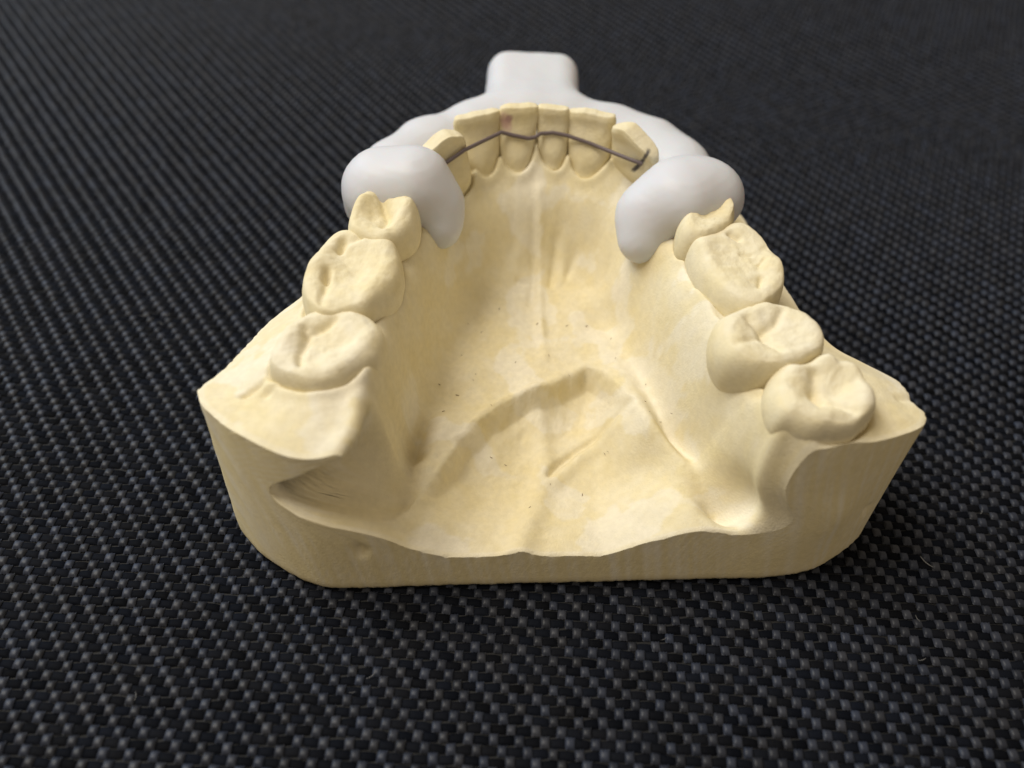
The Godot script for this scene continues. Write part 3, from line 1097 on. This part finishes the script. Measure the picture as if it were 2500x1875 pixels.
func crumb_mesh(length: float, thick: float) -> ArrayMesh:
	# a bent crumb or fibre
	var verts := PackedVector3Array()
	var idx := PackedInt32Array()
	for i in 5:
		var f := i / 4.0
		var at := Vector3((f - 0.5) * length, 0.0, sin(f * PI) * length * 0.1)
		var r := thick * (0.35 + 0.65 * sin(0.3 + f * 2.5))
		for k in 5:
			verts.append(at + Vector3(0, cos(TAU * k / 5.0), sin(TAU * k / 5.0)) * r)
	for i in 4:
		for k in 5:
			var a := i * 5 + k
			var b := i * 5 + (k + 1) % 5
			idx.append_array([a, a + 5, b + 5, a, b + 5, b])
	return finish(verts, PackedColorArray(), idx, null)


func scatter(called: String, mesh: Mesh, material: Material, where: Array[Transform3D], parent: Node) -> void:
	var mm := MultiMesh.new()
	mm.transform_format = MultiMesh.TRANSFORM_3D
	mm.mesh = mesh
	mm.instance_count = where.size()
	for k in where.size():
		mm.set_instance_transform(k, where[k])
	var o := MultiMeshInstance3D.new()
	o.name = called
	o.multimesh = mm
	o.material_override = material
	o.set_meta("kind", "stuff")
	parent.add_child(o, true)


func make_specks(cast: Node3D) -> void:
	# dark grinding crumbs and hairs lying on the tongue floor and the teeth side of it
	var dark := StandardMaterial3D.new()
	dark.albedo_color = Color(0.52, 0.45, 0.35)
	dark.roughness = 0.9
	var where: Array[Transform3D] = []
	var spots := [[1260, 890], [1395, 915], [1435, 800], [1490, 830], [1165, 730], [1215, 750], [1145, 785], [1180, 810], [1525, 760], [1575, 935], [1640, 1010], [1690, 1000], [1745, 1120], [1480, 1105], [1470, 1112], [1150, 925], [1162, 915], [1130, 870], [1205, 985], [1240, 1130], [1195, 1120], [1380, 790], [1310, 795], [1500, 735], [1345, 870], [1470, 720], [1590, 1005], [1580, 985], [1345, 1180], [1420, 1210], [1120, 960], [1075, 935], [1085, 1010], [1290, 1240], [1610, 1035], [1505, 870]]
	for q in spots:
		var p := px(q[0] + rng.randf_range(-6, 6), q[1] + rng.randf_range(-6, 6), 10.5)
		for k in 6:
			p = px(proj(p).x, proj(p).y, body_height(to_domain(p).x, to_domain(p).z))
		var size := rng.randf_range(0.3, 0.75)
		where.append(Transform3D(Basis(Vector3.UP, rng.randf_range(0, TAU)).scaled(Vector3.ONE * size), (p + Vector3(0, 0.05, 0)) * MM))
	scatter("dust_specks", crumb_mesh(0.75, 0.09), dark, where, cast)


func proj(p: Vector3) -> Vector2:
	var q := p - EYE
	var z := q.dot(cam_f)
	return Vector2(1250.0 + FOCAL_PX * q.dot(cam_r) / z, 937.5 - FOCAL_PX * q.dot(cam_u) / z)


func make_lint(mat: Node3D) -> void:
	var pale := StandardMaterial3D.new()
	pale.albedo_color = Color(0.45, 0.45, 0.45)
	pale.roughness = 0.8
	var where: Array[Transform3D] = []
	for q in [[350, 770, 0.2, 0.8], [405, 768, 0.1, 0.9], [392, 790, 2.6, 0.7], [2262, 1372, -0.9, 1.3], [2240, 1510, -1.2, 0.6], [1690, 305, 0.4, 1.2], [905, 1650, 0.7, 0.8], [860, 1690, 0.2, 0.5], [2370, 1080, 2.0, 0.6], [2395, 1250, 1.0, 0.6], [2250, 1610, 0.3, 0.7], [330, 1700, 1.8, 0.7], [1620, 1560, 0.5, 0.5], [590, 560, 0.9, 0.5]]:
		where.append(Transform3D(Basis(Vector3.UP, q[2]).scaled(Vector3.ONE * q[3]), (px(q[0], q[1], 0.0) + Vector3(0, 0.06, 0)) * MM))
	scatter("lint", crumb_mesh(1.5, 0.055), pale, where, mat)


func make_key() -> void:
	var b := 3.0
	var arc := [Vector3(-18.5, 21.7, -26.5), Vector3(-14.4, 21.7, -32.6), Vector3(-7.6, 21.7, -38.2), Vector3(0.9, 21.7, -40), Vector3(8, 21.7, -40), Vector3(13.6, 21.7, -38.9), Vector3(19.2, 21.7, -35.6), Vector3(22.8, 21.7, -30.6)]
	for i in arc.size() - 1:
		bars.append([arc[i], arc[i + 1], 5.0, 5.0, b])
	# over the first premolars and down behind them
	bars.append([arc[0], Vector3(-20.2, 22.5, -19.5), 5.0, 4.0, b])
	bars.append([Vector3(-20.2, 22.5, -19.5), Vector3(-18.9, 26.8, -16.8), 4.0, 4.6, b])
	bars.append([Vector3(-18.9, 26.8, -16.8), Vector3(-14.2, 28.0, -16.3), 4.7, 4.3, b])
	bars.append([Vector3(-14.2, 28.0, -16.3), Vector3(-11.4, 25.5, -15.2), 4.3, 3.1, b])
	bars.append([Vector3(-11.4, 25.5, -15.0), Vector3(-10.6, 23.4, -13.0), 3.1, 2.7, b])
	bars.append([arc[7], Vector3(25.6, 22.5, -22.3), 5.0, 4.3, b])
	bars.append([Vector3(25.6, 22.5, -22.3), Vector3(24.5, 26.6, -19.0), 4.3, 4.6, b])
	bars.append([Vector3(24.5, 26.6, -19.0), Vector3(20.8, 27.6, -17.3), 4.6, 4.3, b])
	bars.append([Vector3(20.8, 27.6, -17.3), Vector3(17.3, 25.4, -15.5), 4.3, 3.7, b])
	bars.append([Vector3(17.3, 25.4, -15.5), Vector3(16.6, 23.2, -12.8), 3.7, 3.1, b])
	bars.append([Vector3(-18.6, 27.3, -15.2), Vector3(-14.4, 28.3, -14.7), 3.9, 3.7, 2.0])
	bars.append([Vector3(25.6, 27.0, -17.4), Vector3(21.6, 28.2, -15.0), 4.2, 4.1, 2.0])
	# the handle
	bars.append([Vector3(0.9, 23.2, -48.5), Vector3(4.2, 0.5, 6.5), 3.4, 4.0, Basis.IDENTITY])
	var o := part("silicone_key", net_mesh(Vector3(-30, 12, -64), Vector3(36, 38, -6), 0.72), silicone_material, self)
	tag(o, "smooth white silicone key with a front handle, clasped over the cast's front teeth", "silicone key")


func make_wire() -> void:
	var picks := [[1062, 414, 27.2], [1080, 404, 27.6], [1133, 367, 28.2], [1180, 344, 28.3], [1224, 323, 28.5], [1256, 331, 28.6], [1290, 338, 28.5], [1307, 335, 28.5], [1320, 326, 28.6], [1350, 324, 28.6], [1385, 331, 28.5], [1440, 350, 28.4], [1490, 370, 28.2], [1540, 390, 28.0], [1574, 402, 27.6]]
	# the wire rests on the backs of the teeth and bridges the gaps between them
	var line := PackedVector3Array()
	var rays := PackedVector3Array()
	var far := PackedFloat32Array()
	for i in picks.size() - 1:
		var steps := 6
		for k in steps:
			var u := lerpf(picks[i][0], picks[i + 1][0], float(k) / steps)
			var v := lerpf(picks[i][1], picks[i + 1][1], float(k) / steps)
			var h := lerpf(picks[i][2], picks[i + 1][2], float(k) / steps)
			var dir := (px(u, v, 0.0) - EYE).normalized()
			var t := px(u, v, h).distance_to(EYE)
			var best := 1e3
			for face in front_faces:
				var hit: Dictionary = face.intersect_ray(EYE, dir)
				if hit.has("position"):
					best = minf(best, hit.position.distance_to(EYE))
			rays.append(dir)
			far.append(best if absf(best - t) < 8.0 else t)
	for i in rays.size():
		var near := 0.0
		var weight := 0.0
		for k in range(-6, 7):
			var at := clampi(i + k, 0, rays.size() - 1)
			var low := 1e3
			for m in range(-3, 4):
				low = minf(low, far[clampi(at + m, 0, rays.size() - 1)])
			var g := exp(-k * k / 14.0)
			near += low * g
			weight += g
		line.append(EYE + rays[i] * (near / weight - 0.22))
	var verts := PackedVector3Array()
	var idx := PackedInt32Array()
	const S := 12
	for i in line.size():
		var t := (line[mini(i + 1, line.size() - 1)] - line[maxi(i - 1, 0)]).normalized()
		var up := (Vector3(0, 1, 0) - t * t.y).normalized()
		var side := t.cross(up)
		for k in S:
			var a := TAU * k / S
			verts.append(line[i] + up * cos(a) * 0.29 + side * sin(a) * 0.25)
	for i in line.size() - 1:
		for k in S:
			var a := i * S + k
			var b := i * S + (k + 1) % S
			idx.append_array([a, a + S, b + S, a, b + S, b])
	var o := part("retainer_wire", finish(verts, PackedColorArray(), idx, null), wire_material, self)
	tag(o, "thin dark grey bent retainer wire lying across the backs of the front teeth", "wire")
